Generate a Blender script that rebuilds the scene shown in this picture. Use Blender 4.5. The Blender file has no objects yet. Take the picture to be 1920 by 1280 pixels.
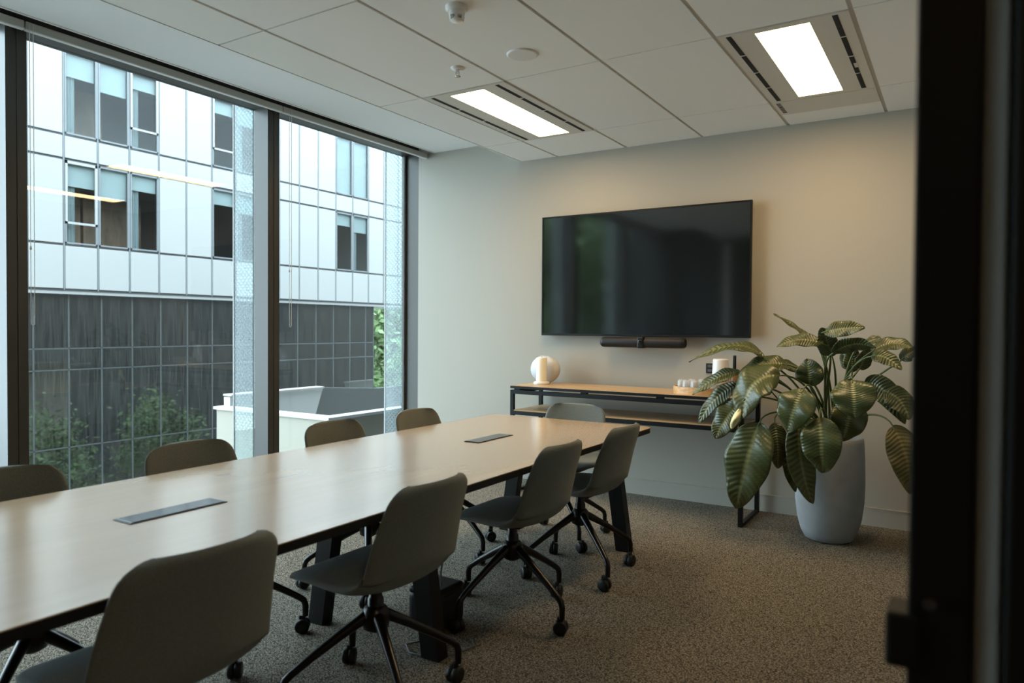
import bpy, bmesh, math, random
from mathutils import Vector, Matrix
random.seed(7)
S = bpy.context.scene
COL = S.collection
PI = math.pi

# ------------------------------------------------------------------ camera
cam_d = bpy.data.cameras.new('camera')
cam_d.sensor_fit = 'HORIZONTAL'; cam_d.sensor_width = 36.0; cam_d.lens = 25.318
cam_d.clip_start = 0.05; cam_d.clip_end = 300
cam_d.dof.use_dof = True; cam_d.dof.focus_distance = 4.8; cam_d.dof.aperture_fstop = 3.0
cam = bpy.data.objects.new('camera', cam_d); COL.objects.link(cam)
CR = Vector((0.848169, 0.529684, 0.006654)); CU = Vector((-0.015949, 0.012980, 0.999789)); CF = Vector((-0.529485, 0.848096, -0.019457))
M = Matrix((CR, CU, -CF)).transposed().to_4x4(); M.translation = Vector((0, 0, 1.2841))
cam.matrix_world = M
S.camera = cam

# ------------------------------------------------------------------ light and exposure
W = bpy.data.worlds.new('world'); S.world = W; W.use_nodes = True
bg = W.node_tree.nodes['Background']
bg.inputs['Color'].default_value = (0.72, 0.88, 1.0, 1)
bg.inputs['Strength'].default_value = 7.0
S.view_settings.view_transform = 'Standard'; S.view_settings.look = 'None'
S.view_settings.gamma = 1.0; S.view_settings.exposure = 0.48
S.view_settings.use_curve_mapping = False
S.cycles.max_bounces = 12; S.cycles.diffuse_bounces = 6; S.cycles.transparent_max_bounces = 24
S.cycles.sample_clamp_indirect = 6.0
S.cycles.caustics_reflective = False; S.cycles.caustics_refractive = False
LAMP = 22.0
LAMP_COL = (1.0, 0.70, 0.37)

# ------------------------------------------------------------------ materials
def lin(r, g, b):
    f = lambda c: (c/255/12.92) if c/255 <= 0.04045 else ((c/255+0.055)/1.055)**2.4
    return (f(r), f(g), f(b))
MATS = {}
def mat(name, col=(.5,.5,.5), rough=.6, metal=0., spec=.5, noise=None, bump=None, coat=0., emit=None, sheen=0.):
    """noise=(scale, amount, (sx,sy,sz)) varies the colour, bump=(scale, strength)"""
    m = bpy.data.materials.new(name); m.use_nodes = True; MATS[name] = m
    nt = m.node_tree; b = nt.nodes['Principled BSDF']
    b.inputs['Base Color'].default_value = (*col, 1)
    b.inputs['Roughness'].default_value = rough
    b.inputs['Metallic'].default_value = metal
    b.inputs['Specular IOR Level'].default_value = spec
    b.inputs['Coat Weight'].default_value = coat
    if sheen: b.inputs['Sheen Weight'].default_value = sheen
    if emit:
        b.inputs['Emission Color'].default_value = (*emit[0], 1); b.inputs['Emission Strength'].default_value = emit[1]
    if noise or bump:
        tc = nt.nodes.new('ShaderNodeTexCoord')
    if noise:
        mp = nt.nodes.new('ShaderNodeMapping'); mp.inputs['Scale'].default_value = noise[2] if len(noise) > 2 else (1,1,1)
        n = nt.nodes.new('ShaderNodeTexNoise'); n.inputs['Scale'].default_value = noise[0]; n.inputs['Detail'].default_value = 4
        r = nt.nodes.new('ShaderNodeValToRGB')
        a = noise[1]
        r.color_ramp.elements[0].position = .3; r.color_ramp.elements[1].position = .7
        r.color_ramp.elements[0].color = (*[max(0, c*(1-a)) for c in col], 1)
        r.color_ramp.elements[1].color = (*[min(1, c*(1+a)) for c in col], 1)
        nt.links.new(tc.outputs['Object'], mp.inputs['Vector']); nt.links.new(mp.outputs[0], n.inputs['Vector'])
        nt.links.new(n.outputs['Fac'], r.inputs[0]); nt.links.new(r.outputs[0], b.inputs['Base Color'])
    if bump:
        n2 = nt.nodes.new('ShaderNodeTexNoise'); n2.inputs['Scale'].default_value = bump[0]; n2.inputs['Detail'].default_value = 3
        bp = nt.nodes.new('ShaderNodeBump'); bp.inputs['Strength'].default_value = bump[1]; bp.inputs['Distance'].default_value = .004
        nt.links.new(tc.outputs['Object'], n2.inputs['Vector']); nt.links.new(n2.outputs['Fac'], bp.inputs['Height'])
        nt.links.new(bp.outputs[0], b.inputs['Normal'])
    return m

mat('wall_paint', (.36,.339,.290), .75, bump=(160,.06))
mat('nearwall', (.04,.041,.043), .45)
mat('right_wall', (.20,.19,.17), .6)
mat('ceiling_tile', (.80,.80,.77), .85, bump=(220,.10))
mat('ceiling_plaster', (.78,.79,.78), .8)
mat('ceiling_bar', (.50,.49,.45), .6)
mat('trim_white', (.68,.67,.64), .6)
mat('black_metal', (.006,.006,.006), .42, spec=.22)
mat('chair_metal', (.018,.016,.015), .28, metal=.6)
mat('black_plastic', (.010,.010,.010), .5, spec=.3)
mat('window_metal', (.050,.046,.038), .38, spec=.4)
mat('rail_beige', (.46,.45,.41), .5)
mat('dark_void', (.006,.006,.006), .9)
mat('chair_fabric', (.138,.148,.126), .92, noise=(380,.28), bump=(600,.5), sheen=.15)
mat('pot_concrete', (.33,.35,.36), .8, noise=(9,.10), bump=(60,.15))
mat('soil', (.03,.022,.015), .95)
mat('screen', (.004,.005,.005), .075, spec=1.0)
MATS['screen'].node_tree.nodes['Principled BSDF'].inputs['IOR'].default_value = 1.62
mat('lens', (.01,.01,.012), .08)
mat('candle_wax', (.86,.80,.66), .5)
mat('white_ceramic', (.50,.51,.52), .4, noise=(14,.14))
mat('dish_white', (.70,.69,.66), .4)
mat('tray_wood', (.56,.33,.14), .45, noise=(8,.25,(1,6,6)))
mat('brown_wood', (.20,.11,.05), .5)
mat('white_jug', (.66,.67,.68), .35)
mat('adapter_grey', (.42,.45,.44), .5)
mat('cord_grey', (.10,.10,.10), .5)
mat('cord_white', (.62,.61,.57), .5)
mat('lamp_housing', (.60,.58,.52), .55)
mat('chrome', (.6,.6,.6), .15, metal=1.)
mat('white_plastic', (.74,.73,.70), .45)
mat('panel_white', (.285,.281,.272), .42)
mat('facade_frame', (.15,.16,.165), .4)
mat('facade_joint', (.05,.055,.06), .6)
mat('room_dark', (.11,.095,.085), .8)
mat('blind_white', (.34,.36,.36), .7)
mat('curtain', (.22,.24,.245), .8)
mat('shelf_brown', (.22,.13,.085), .7, noise=(1.2,.4,(1,3,1)))
mat('dark_glass', (.016,.016,.014), .03, spec=.5, noise=(7,.9,(1,2.5,.10)))
MATS['dark_glass'].node_tree.nodes['Principled BSDF'].inputs['IOR'].default_value = 2.1
mat('facade_grey', (.055,.06,.06), .45)
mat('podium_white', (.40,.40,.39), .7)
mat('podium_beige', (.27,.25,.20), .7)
mat('podium_grey', (.09,.095,.095), .7)  # podium white darkened, the shade is put into the colour
mat('asphalt', (.30,.30,.29), .9)
mat('jamb_black', (.004,.004,.003), .5, spec=.15)
mat('seal_grey', (.62,.60,.54), .6)
mat('concrete', (.05,.052,.052), .8)
mat('bark', (.08,.06,.045), .9)
mat('tree_leaf', (.115,.165,.085), .55, noise=(1.5,.5))
mat('tree_leaf_light', (.20,.30,.13), .55, noise=(1.5,.5))
mat('petiole', (.075,.11,.03), .5)
mat('flower', (.80,.72,.38), .5)
mat('lamp_glow', (1,1,1), .5, emit=(LAMP_COL, LAMP))

def wood(name, c1, c2, rough, axis):
    m = mat(name, c1, rough); nt = m.node_tree; b = nt.nodes['Principled BSDF']
    tc = nt.nodes.new('ShaderNodeTexCoord'); mp = nt.nodes.new('ShaderNodeMapping')
    mp.inputs['Scale'].default_value = (14, .8, 14) if axis == 'Y' else (.8, 14, 14)
    n = nt.nodes.new('ShaderNodeTexNoise'); n.inputs['Scale'].default_value = 1.6; n.inputs['Detail'].default_value = 8; n.inputs['Roughness'].default_value = .65
    mp2 = nt.nodes.new('ShaderNodeMapping'); mp2.inputs['Scale'].default_value = (3.0, .22, 3) if axis == 'Y' else (.22, 3, 3)
    n2 = nt.nodes.new('ShaderNodeTexNoise'); n2.inputs['Scale'].default_value = 1.4
    ad = nt.nodes.new('ShaderNodeMath'); ad.operation = 'MULTIPLY_ADD'; ad.inputs[1].default_value = .55
    r = nt.nodes.new('ShaderNodeValToRGB'); r.color_ramp.elements[0].position = .34; r.color_ramp.elements[1].position = 1.05
    r.color_ramp.elements[0].color = (*c2, 1); r.color_ramp.elements[1].color = (*c1, 1)
    L = nt.links.new
    L(tc.outputs['Object'], mp.inputs['Vector']); L(mp.outputs[0], n.inputs['Vector'])
    L(tc.outputs['Object'], mp2.inputs['Vector']); L(mp2.outputs[0], n2.inputs['Vector'])
    L(n.outputs['Fac'], ad.inputs[0]); L(n2.outputs['Fac'], ad.inputs[2]); L(ad.outputs[0], r.inputs[0]); L(r.outputs[0], b.inputs['Base Color'])
wood('table_oak', (.54,.355,.185), (.41,.26,.13), .21, 'Y')
MATS['table_oak'].node_tree.nodes['Principled BSDF'].inputs['Specular IOR Level'].default_value = 1.0
MATS['table_oak'].node_tree.nodes['Principled BSDF'].inputs['IOR'].default_value = 1.7
MATS['table_oak'].node_tree.nodes['Principled BSDF'].inputs['Coat Weight'].default_value = .6
MATS['table_oak'].node_tree.nodes['Principled BSDF'].inputs['Coat Roughness'].default_value = .16
wood('console_oak', (.50,.32,.16), (.36,.22,.105), .4, 'X')

def carpet():
    m = mat('carpet', (.14,.13,.12), .95, spec=.1); nt = m.node_tree; b = nt.nodes['Principled BSDF']; L = nt.links.new
    tc = nt.nodes.new('ShaderNodeTexCoord'); mp = nt.nodes.new('ShaderNodeMapping'); mp.inputs['Rotation'].default_value = (0,0,.5); mp.inputs['Scale'].default_value = (1,1.7,1)
    v = nt.nodes.new('ShaderNodeTexVoronoi'); v.inputs['Scale'].default_value = 118
    n = nt.nodes.new('ShaderNodeTexNoise'); n.inputs['Scale'].default_value = 185; n.inputs['Detail'].default_value = 3
    r = nt.nodes.new('ShaderNodeValToRGB'); r.color_ramp.elements[0].position = .38; r.color_ramp.elements[1].position = .64
    r.color_ramp.elements[0].color = (.058,.051,.040,1); r.color_ramp.elements[1].color = (.52,.462,.365,1)
    mx = nt.nodes.new('ShaderNodeMath'); mx.operation = 'MULTIPLY_ADD'; mx.inputs[1].default_value = -.35
    bp = nt.nodes.new('ShaderNodeBump'); bp.inputs['Strength'].default_value = 1.0; bp.inputs['Distance'].default_value = .006
    L(tc.outputs['Object'], mp.inputs['Vector']); L(mp.outputs[0], v.inputs['Vector']); L(mp.outputs[0], n.inputs['Vector'])
    ad = nt.nodes.new('ShaderNodeMath'); ad.operation = 'ADD'; ad.inputs[1].default_value = .12
    L(v.outputs['Distance'], mx.inputs[0]); L(n.outputs['Fac'], mx.inputs[2]); L(mx.outputs[0], ad.inputs[0]); L(ad.outputs[0], r.inputs[0])
    L(r.outputs[0], b.inputs['Base Color']); L(mx.outputs[0], bp.inputs['Height']); L(bp.outputs[0], b.inputs['Normal'])
carpet()

def thin_glass(name, tint=(.93,.97,.96), ior=1.5, frit=None, rough=0.):
    m = bpy.data.materials.new(name); m.use_nodes = True; MATS[name] = m
    nt = m.node_tree; nt.nodes.clear(); L = nt.links.new
    o = nt.nodes.new('ShaderNodeOutputMaterial'); t = nt.nodes.new('ShaderNodeBsdfTransparent'); t.inputs[0].default_value = (*tint, 1)
    g = nt.nodes.new('ShaderNodeBsdfGlossy'); g.inputs['Roughness'].default_value = rough
    lw = nt.nodes.new('ShaderNodeLayerWeight'); lw.inputs[0].default_value = .5
    f0 = ((ior-1)/(ior+1))**2
    pw = nt.nodes.new('ShaderNodeMath'); pw.operation = 'POWER'; pw.inputs[1].default_value = 5
    fr = nt.nodes.new('ShaderNodeMath'); fr.operation = 'MULTIPLY_ADD'; fr.inputs[1].default_value = 1-f0; fr.inputs[2].default_value = f0
    L(lw.outputs['Facing'], pw.inputs[0]); L(pw.outputs[0], fr.inputs[0])
    mx = nt.nodes.new('ShaderNodeMixShader'); L(fr.outputs[0], mx.inputs[0]); L(t.outputs[0], mx.inputs[1]); L(g.outputs[0], mx.inputs[2])
    last = mx
    if frit:
        tc = nt.nodes.new('ShaderNodeTexCoord'); v = nt.nodes.new('ShaderNodeTexVoronoi'); v.voronoi_dimensions = '2D'; mpf = nt.nodes.new('ShaderNodeMapping'); mpf.inputs['Rotation'].default_value = (PI/2,0,0); mpr = nt.nodes.new('ShaderNodeMapping'); mpr.inputs['Rotation'].default_value = (0,0,PI/4); L(mpf.outputs[0], mpr.inputs['Vector']); v.inputs['Scale'].default_value = frit; v.inputs['Randomness'].default_value = .0
        lt = nt.nodes.new('ShaderNodeMath'); lt.operation = 'GREATER_THAN'; lt.inputs[1].default_value = .30
        d = nt.nodes.new('ShaderNodeBsdfDiffuse'); d.inputs[0].default_value = (.28,.30,.31,1)
        tr = nt.nodes.new('ShaderNodeBsdfTranslucent'); tr.inputs[0].default_value = (.28,.30,.31,1)
        dm = nt.nodes.new('ShaderNodeMixShader'); L(d.outputs[0], dm.inputs[1]); L(tr.outputs[0], dm.inputs[2])
        sc = nt.nodes.new('ShaderNodeMath'); sc.operation = 'MULTIPLY'; sc.inputs[1].default_value = .30
        m2 = nt.nodes.new('ShaderNodeMixShader')
        L(tc.outputs['Object'], mpf.inputs['Vector']); L(mpr.outputs[0], v.inputs['Vector']); L(v.outputs['Distance'], lt.inputs[0]); L(lt.outputs[0], sc.inputs[0])
        L(sc.outputs[0], m2.inputs[0]); L(mx.outputs[0], m2.inputs[1]); L(dm.outputs[0], m2.inputs[2]); last = m2
    L(last.outputs[0], o.inputs[0])
thin_glass('window_glass', (.955,.985,.98), 1.42)
thin_glass('far_glass', (.86,.90,.90), 1.27)
thin_glass('frit_glass', (.86,.93,.93), 1.45, frit=34)
thin_glass('tumbler_glass', (.93,.94,.94), 1.5, rough=.02)

def tumbler():
    m = MATS['tumbler_glass']; nt = m.node_tree; o = [n for n in nt.nodes if n.type == 'OUTPUT_MATERIAL'][0]; src = o.inputs[0].links[0].from_socket
    d = nt.nodes.new('ShaderNodeBsdfDiffuse'); d.inputs[0].default_value = (.85,.87,.88,1)
    x = nt.nodes.new('ShaderNodeMixShader'); x.inputs[0].default_value = .22
    nt.links.new(src, x.inputs[1]); nt.links.new(d.outputs[0], x.inputs[2]); nt.links.new(x.outputs[0], o.inputs[0])
tumbler()
def leafmat(name, c1, c2, rough):
    m = mat(name, c1, rough); nt = m.node_tree; b = nt.nodes['Principled BSDF']; L = nt.links.new
    at = nt.nodes.new('ShaderNodeAttribute'); at.attribute_name = 'vein'
    r = nt.nodes.new('ShaderNodeValToRGB'); r.color_ramp.elements[0].position = .1; r.color_ramp.elements[1].position = .95
    r.color_ramp.elements[0].color = (*c1, 1); r.color_ramp.elements[1].color = (*c2, 1)
    L(at.outputs['Fac'], r.inputs[0]); L(r.outputs[0], b.inputs['Base Color'])
leafmat('plant_leaf', (.050,.064,.019), (.17,.182,.075), .33)
leafmat('plant_leaf_old', (.085,.070,.014), (.14,.105,.03), .5)

# ------------------------------------------------------------------ mesh helpers
class MB:
    def __init__(s): s.v = []; s.f = []; s.sm = []
    def add(s, vs, fs, smooth=False):
        o = len(s.v); s.v += [tuple(v) for v in vs]; s.f += [tuple(i+o for i in f) for f in fs]; s.sm += [smooth]*len(fs); return s
    def box(s, x0, x1, y0, y1, z0, z1):
        vs = [(x,y,z) for z in (z0,z1) for y in (y0,y1) for x in (x0,x1)]
        return s.add(vs, [(0,2,3,1),(4,5,7,6),(0,1,5,4),(2,6,7,3),(0,4,6,2),(1,3,7,5)])
    def rbox(s, x0, x1, y0, y1, z0, z1, r=.004, n=2):
        """box with rounded edges"""
        bm = bmesh.new(); bmesh.ops.create_cube(bm, size=1)
        for v in bm.verts: v.co = Vector(((x0+x1)/2+v.co.x*(x1-x0), (y0+y1)/2+v.co.y*(y1-y0), (z0+z1)/2+v.co.z*(z1-z0)))
        r = min(r, (x1-x0)*.49, (y1-y0)*.49, (z1-z0)*.49)
        bmesh.ops.bevel(bm, geom=list(bm.edges), offset=r, segments=n, affect='EDGES', profile=.5)
        bm.verts.ensure_lookup_table(); bm.verts.index_update()
        s.add([v.co[:] for v in bm.verts], [[v.index for v in f.verts] for f in bm.faces]); bm.free(); return s
    def bar(s, a, b, w, h, up=(0,0,1)):
        """rectangular bar from a to b, width w sideways, h along up"""
        a = Vector(a); b = Vector(b); d = (b-a).normalized(); sd = d.cross(Vector(up))
        if sd.length < 1e-4: sd = d.cross(Vector((0,1,0)))
        sd.normalize(); u = sd.cross(d).normalized(); vs = []
        for p in (a, b):
            for i, j in ((-1,-1),(1,-1),(1,1),(-1,1)): vs.append(p+sd*(w/2*i)+u*(h/2*j))
        return s.add(vs, [(0,1,2,3),(7,6,5,4),(0,4,5,1),(1,5,6,2),(2,6,7,3),(3,7,4,0)])
    def tube(s, pts, r, n=8, caps=True):
        pts = [Vector(p) for p in pts]; rs = r if isinstance(r, (list,tuple)) else [r]*len(pts)
        T = [(pts[min(i+1,len(pts)-1)]-pts[max(i-1,0)]).normalized() for i in range(len(pts))]
        ref = Vector((0,0,1)) if abs(T[0].z) < .9 else Vector((1,0,0))
        vs = []; fs = []
        for i, p in enumerate(pts):
            a = T[i].cross(ref); 
            if a.length < 1e-4: a = T[i].cross(Vector((0,1,0)))
            a.normalize(); b = T[i].cross(a).normalized(); ref = a.cross(T[i])
            for k in range(n): 
                t = 2*PI*k/n; vs.append(p+a*(rs[i]*math.cos(t))+b*(rs[i]*math.sin(t)))
        for i in range(len(pts)-1):
            for k in range(n): fs.append((i*n+k, i*n+(k+1)%n, (i+1)*n+(k+1)%n, (i+1)*n+k))
        s.add(vs, fs, True)
        if caps: s.add(vs[:n], [tuple(range(n))]); s.add(vs[-n:], [tuple(range(n))[::-1]])
        return s
    def lathe(s, prof, c=(0,0,0), n=24, axis='Z', smooth=True, caps=True):
        """prof = [(r, h)], turned about an axis through c"""
        vs = []; fs = []
        for r, h in prof:
            for k in range(n):
                t = 2*PI*k/n; a, b = r*math.cos(t), r*math.sin(t)
                p = (a,b,h) if axis == 'Z' else ((h,a,b) if axis == 'X' else (b,h,a))
                vs.append((c[0]+p[0], c[1]+p[1], c[2]+p[2]))
        for i in range(len(prof)-1):
            for k in range(n): fs.append((i*n+k, i*n+(k+1)%n, (i+1)*n+(k+1)%n, (i+1)*n+k))
        s.add(vs, fs, smooth)
        if caps:
            if prof[0][0] > 1e-5: s.add(vs[:n], [tuple(range(n))[::-1]])
            if prof[-1][0] > 1e-5: s.add(vs[-n:], [tuple(range(n))])
        return s
    def prism(s, poly, z0, z1):
        """polygon in the XY plane pushed from z0 to z1"""
        n = len(poly); vs = [(x,y,z0) for x,y in poly]+[(x,y,z1) for x,y in poly]
        cx = sum(p[0] for p in poly)/n; cy = sum(p[1] for p in poly)/n
        vs += [(cx,cy,z0),(cx,cy,z1)]
        return s.add(vs, [((i+1)%n,i,2*n) for i in range(n)]+[(n+i,n+(i+1)%n,2*n+1) for i in range(n)]+[(i,(i+1)%n,n+(i+1)%n,n+i) for i in range(n)])
    def mesh(s, name, m):
        me = bpy.data.meshes.new(name); me.from_pydata(s.v, [], s.f); me.materials.append(MATS[m])
        me.polygons.foreach_set('use_smooth', s.sm); me.update(); return me
    def build(s, name, m, parent=None):
        return link(name, s.mesh(name, m), parent)
def link(name, me, parent=None, loc=None):
    o = bpy.data.objects.new(name, me); COL.objects.link(o)
    if parent: o.parent = parent
    if loc: o.location = loc
    return o
def tag(o, label=None, cat=None, group=None, kind=None):
    if label: o['label'] = label
    if cat: o['category'] = cat
    if group: o['group'] = group
    if kind: o['kind'] = kind
    return o
def empty(name, loc=(0,0,0), rz=0.):
    o = bpy.data.objects.new(name, None); COL.objects.link(o); o.location = loc; o.rotation_euler = (0,0,rz); o.empty_display_size = .1; return o
def struct(name, mb, m, label=None): 
    o = mb.build(name, m); o['kind'] = 'structure'
    if label: o['label'] = label
    return o
def copy_tree(o, parent=None):
    c = o.copy(); COL.objects.link(c); c.parent = parent
    for ch in list(o.children): copy_tree(ch, c)
    return c
def rrect(x0, x1, y0, y1, r, n=6):
    out = []
    for cx, cy, a0 in ((x1-r,y1-r,0),(x0+r,y1-r,90),(x0+r,y0+r,180),(x1-r,y0+r,270)):
        for k in range(n+1):
            a = math.radians(a0+90*k/n); out.append((cx+r*math.cos(a), cy+r*math.sin(a)))
    return out
# ================================================================== ROOM SHELL
YB = 5.246; CE = 2.692; Z2 = 2.878; XW = -4.312; XG = -4.46; YN = -.90
struct('floor', MB().box(-4.48, 1.9, -1.6, 5.4, -.12, 0), 'carpet')
struct('wall_back', MB().box(XW, .09, YB, 5.42, 0, 3.0), 'wall_paint')
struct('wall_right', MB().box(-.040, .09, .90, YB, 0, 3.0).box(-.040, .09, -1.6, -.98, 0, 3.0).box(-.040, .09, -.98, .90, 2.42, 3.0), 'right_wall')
nw = struct('wall_front', MB().box(XG, -.04, YN-.12, YN, 0, 3.0), 'nearwall')
for i in range(5):
    x = -4.0+i*.85
    MB().box(x, x+.09, YN, YN+.02, 0, 2.6).build('post', 'trim_white' if i in (1,3) else 'window_metal', nw)
struct('wall_corridor', MB().box(1.9, 2.0, -1.7, 5.4, 0, 3.0).box(.09, 1.9, -1.7, -1.6, 0, 3.0).box(.09, 1.9, 2.6, 2.7, 0, 3.0), 'wall_paint')
struct('roof_slab', MB().box(-4.7, 2.0, -1.7, 5.5, 3.02, 3.25).box(.09, 1.9, -1.6, 5.3, 2.7, 2.74), 'ceiling_plaster')
bb = struct('baseboard_back', MB().box(-4.2, -.04, YB-.014, YB, 0, .118).box(-4.2, -.04, YB-.017, YB, .112, .120), 'wall_paint')

# ---- ceiling: lay-in grid with single tiles, raised strip along the window
GX = [-3.192, -2.844, -2.238, -1.638, -1.037, -.436, -.045]
GY = [YN, -.093, 1.107, 2.307, 3.488, 4.683, YB]
ceil = struct('ceiling', MB().box(GX[0], -.04, YN, YB, CE+.030, CE+.05).box(GX[0]-.012, GX[0], YN, YB, CE-.002, Z2+.02), 'ceiling_plaster')
LIGHT_CELLS = [(1,4),(4,4)]
def tile(x0, x1, y0, y1, name='ceiling_tile', m='ceiling_tile', z=CE):
    return MB().box(x0, x1, y0, y1, z, z+.016).build(name, m, ceil)
for i in range(6):
    for j in range(6):
        if (i,j) in LIGHT_CELLS: continue
        gx0 = .004 if i == 0 else .010; gx1 = .010 if i < 5 else .001
        y0 = GY[j]+.005; y1 = GY[j+1]-(.005 if j < 5 else .0)
        if (i,j) == (4,5):
            tile(GX[i]+gx0, GX[i+1]-gx1, y0, 4.975, 'access_panel', 'lamp_housing', CE-.002)
            for k in range(9): MB().box(GX[i]+.030, GX[i]+.055, 4.71+k*.026, 4.722+k*.026, CE-.0035, CE).build('louvre', 'dark_void', ceil)
            y0 = 4.983
        tile(GX[i]+gx0, GX[i+1]-gx1, y0, y1)
for i in range(1,6):
    MB().box(GX[i]-.010, GX[i]+.010, YN, YB, CE+.007, CE+.02).build('ceiling_bar', 'ceiling_bar', ceil)
for j in range(1,6):
    MB().box(GX[0], -.04, GY[j]-.006, GY[j]+.006, CE+.009, CE+.018).build('ceiling_bar', 'ceiling_bar', ceil)
MB().box(GX[0], -.04, YB-.008, YB, CE+.004, CE+.012).build('shadow_angle', 'ceiling_bar', ceil)
struct('ceiling_perimeter', MB().box(-4.118, GX[0], YN, YB, Z2, Z2+.03), 'ceiling_plaster')
struct('trim_1', MB().box(-4.128, -4.112, YN, YB, Z2-.004, Z2+.10), 'trim_white')
struct('blind_recess', MB().box(-4.30, -4.128, YN, YB, 2.985, 3.0), 'dark_void')

# ---- window wall
MY = [-1.52, .18, 1.88, 3.58]
for k, y in enumerate(MY[1:] ):
    t = struct('trim_%d' % (k+2), MB().box(XG-.02, XW, y-.052, y-.003, 0, Z2+.1).box(XG-.02, XW-.004, y-.003, y+.003, 0, Z2+.1).box(XG-.02, XW, y+.003, y+.052, 0, Z2+.1), 'window_metal')
struct('trim_5', MB().box(XG-.03, XW, YB, 5.42, 0, 3.0).box(XG-.03, XG+.0, YB-.03, YB, 0, 3.0), 'window_metal')
ends = [YN]+[m for m in MY[1:]]+[5.25]
for k in range(4):
    y0 = ends[k]+(.052 if k else 0); y1 = ends[k+1]-(.052 if k < 3 else .03)
    w = empty('window_%d' % (k+1), (XG, (y0+y1)/2, 0)); tag(w, kind='structure')
    c = (y0+y1)/2
    MB().box(-.03, .148, y0-c, y1-c, 2.88, 3.0).build('window_head', 'window_metal', w)
    MB().box(-.03, .148, y0-c, y1-c, 0, .07).build('window_sill', 'window_metal', w)
    MB().box(-.006, .006, y0-c, y1-c, .07, 2.88).build('pane', 'window_glass', w)
    if k < 3 or True:
        MB().box(-.23, -.015, y1-c-.006, y1-c+.004, -.4, 3.2).build('fritted_fin', 'frit_glass', w)
        MB().box(-.240, -.23, y1-c-.008, y1-c+.006, -.4, 3.2).build('fin_edge', 'panel_white', w)
# blinds rolled up behind a fascia, with bead chains
for k in range(4):
    y0 = ends[k]+.004; y1 = ends[k+1]-.004
    b = empty('roller_blind', (-4.215, (y0+y1)/2, 2.84)); h = (y1-y0)/2
    tag(b, ['beige roller blind fascia over window bay nearest the camera', 'beige roller blind fascia at the far left photo edge', 'beige roller blind fascia over the wide left window bay', 'beige roller blind fascia over window bay beside the back wall'][k], 'blind', 'roller blinds above the windows')
    MB().rbox(-.030, .006, -h, h, 0, .042, .004).build('fascia', 'rail_beige', b)
    MB().box(-.018, .010, -h, h, -.006, 0).build('bottom_rail', 'trim_white', b)
def chain(y, label):
    o = empty('blind_chain', (-4.20, y, 1.27)); tag(o, label, 'chain', 'bead chains of the roller blinds')
    pts = [(0,-.009,1.60)]+[(0,-.009,z*.1) for z in range(15,0,-1)]+[(0,-.008,.015),(0,0,.004),(0,.008,.015)]+[(0,.009,z*.1) for z in range(1,16)]+[(0,.009,1.60)]
    MB().tube(pts, .0019, 6).build('loop', 'cord_white', o)
    MB().lathe([(.002,-.012),(.006,-.008),(.006,.008),(.002,.012)], (0,-.009,.42), 8).build('connector', 'white_plastic', o)
chain(1.905, 'thin white bead chain hanging by the left dark mullion')
chain(3.640, 'thin white bead chain hanging by the middle dark mullion')

cl = empty('corridor_light', (1.0, -.3, 2.69)); tag(cl, 'ceiling lamp in the corridor behind the doorway', 'light')  # unseen lamp, added to brighten the door frame and its seal
MB().box(-.16,.16,-.5,.5,-.02,.01).build('housing', 'lamp_housing', cl)
MB().box(-.14,.14,-.26,.26,-.024,-.0205).build('diffuser', 'lamp_glow', cl)
# ---- door frame in the foreground, the camera stands in the doorway
d = empty('door_1', (0,.80,0)); tag(d, 'black metal door frame in the right foreground with a pale grey seal', kind='structure')
MB().rbox(-.041, .013, 0, .10, 0, 2.42, .003).build('door_jamb', 'jamb_black', d)
MB().rbox(.014, .036, .004, .10, 0, 2.42, .004).build('door_seal', 'seal_grey', d)
MB().rbox(.037, .13, -.03, .10, 0, 2.42, .003).build('outer_jamb', 'jamb_black', d)
MB().box(-.041, .13, -1.78, .10, 2.40, 2.43).build('door_head', 'black_metal', d)
MB().box(-.041, .13, -1.78, -1.68, 0, 2.40).build('far_jamb', 'black_metal', d)
h = MB().rbox(-.060, -.030, -.004, .05, .952, 1.006, .004).build('strike_plate', 'jamb_black', d)
MB().lathe([(.006,-.010),(.006,-.004)], (-.022,0,1.023), 10, 'Y').build('screw', 'chrome', d)

# ================================================================== OUTSIDE
# own building around the room
struct('exterior_wall', MB().box(-4.75, -4.5, -30, -.95, -9, 9).box(-4.62, -4.5, 5.55, 60, -9, 12)
       .box(-4.75, -4.5, -.95, 5.45, 3.3, 9).box(-4.75, -4.5, -.95, 5.45, -9, -.5), 'concrete')
struct('ground', MB().box(-60, -4.5, -60, 70, -9.2, -9), 'asphalt')
# ---- office block across the street: white panels above, dark glass below
XF = -24.0
def unit_box(name, m, sx, sy, sz): return MB().box(-sx/2, sx/2, -sy/2, sy/2, -sz/2, sz/2).mesh(name, m)
fb = empty('office_block', (XF, 18, -9)); tag(fb, 'white panelled office block with dark glass lower floors across the street', 'building')
def F(name, me, x, y, z): return link(name, me, fb, (x-XF, y-18, z+9))
CW = 1.053; C0 = 11.787
cols = [C0+CW*k for k in range(-5,19)]
rows = [(2.38,3.80,'s'),(3.80,6.49,'B'),(6.49,7.245,'s'),(7.245,9.94,'A'),(9.94,10.70,'s'),(10.70,13.4,'C')]
win = {'B':[0,1,2,5,6,11,12,16], 'A':[0,1,2,5,6,11,12,16], 'C':[1,2,5,11,12]}
pm = {}
for z0, z1, t in rows: pm[(z0,z1)] = MB().rbox(-.03, .03, -(CW-.07)/2, (CW-.07)/2, -(z1-z0-.07)/2, (z1-z0-.07)/2, .012, 1).mesh('facade_panel', 'panel_white')
core = MB().box(XF-3.2-XF, XF-3.0-XF, -12, 14, 2.3+9, 14+9)
for z in (2.38, 6.62, 10.07): core.box(-3.1, -.12, -12, 14, z+9, z+.55+9)
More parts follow.
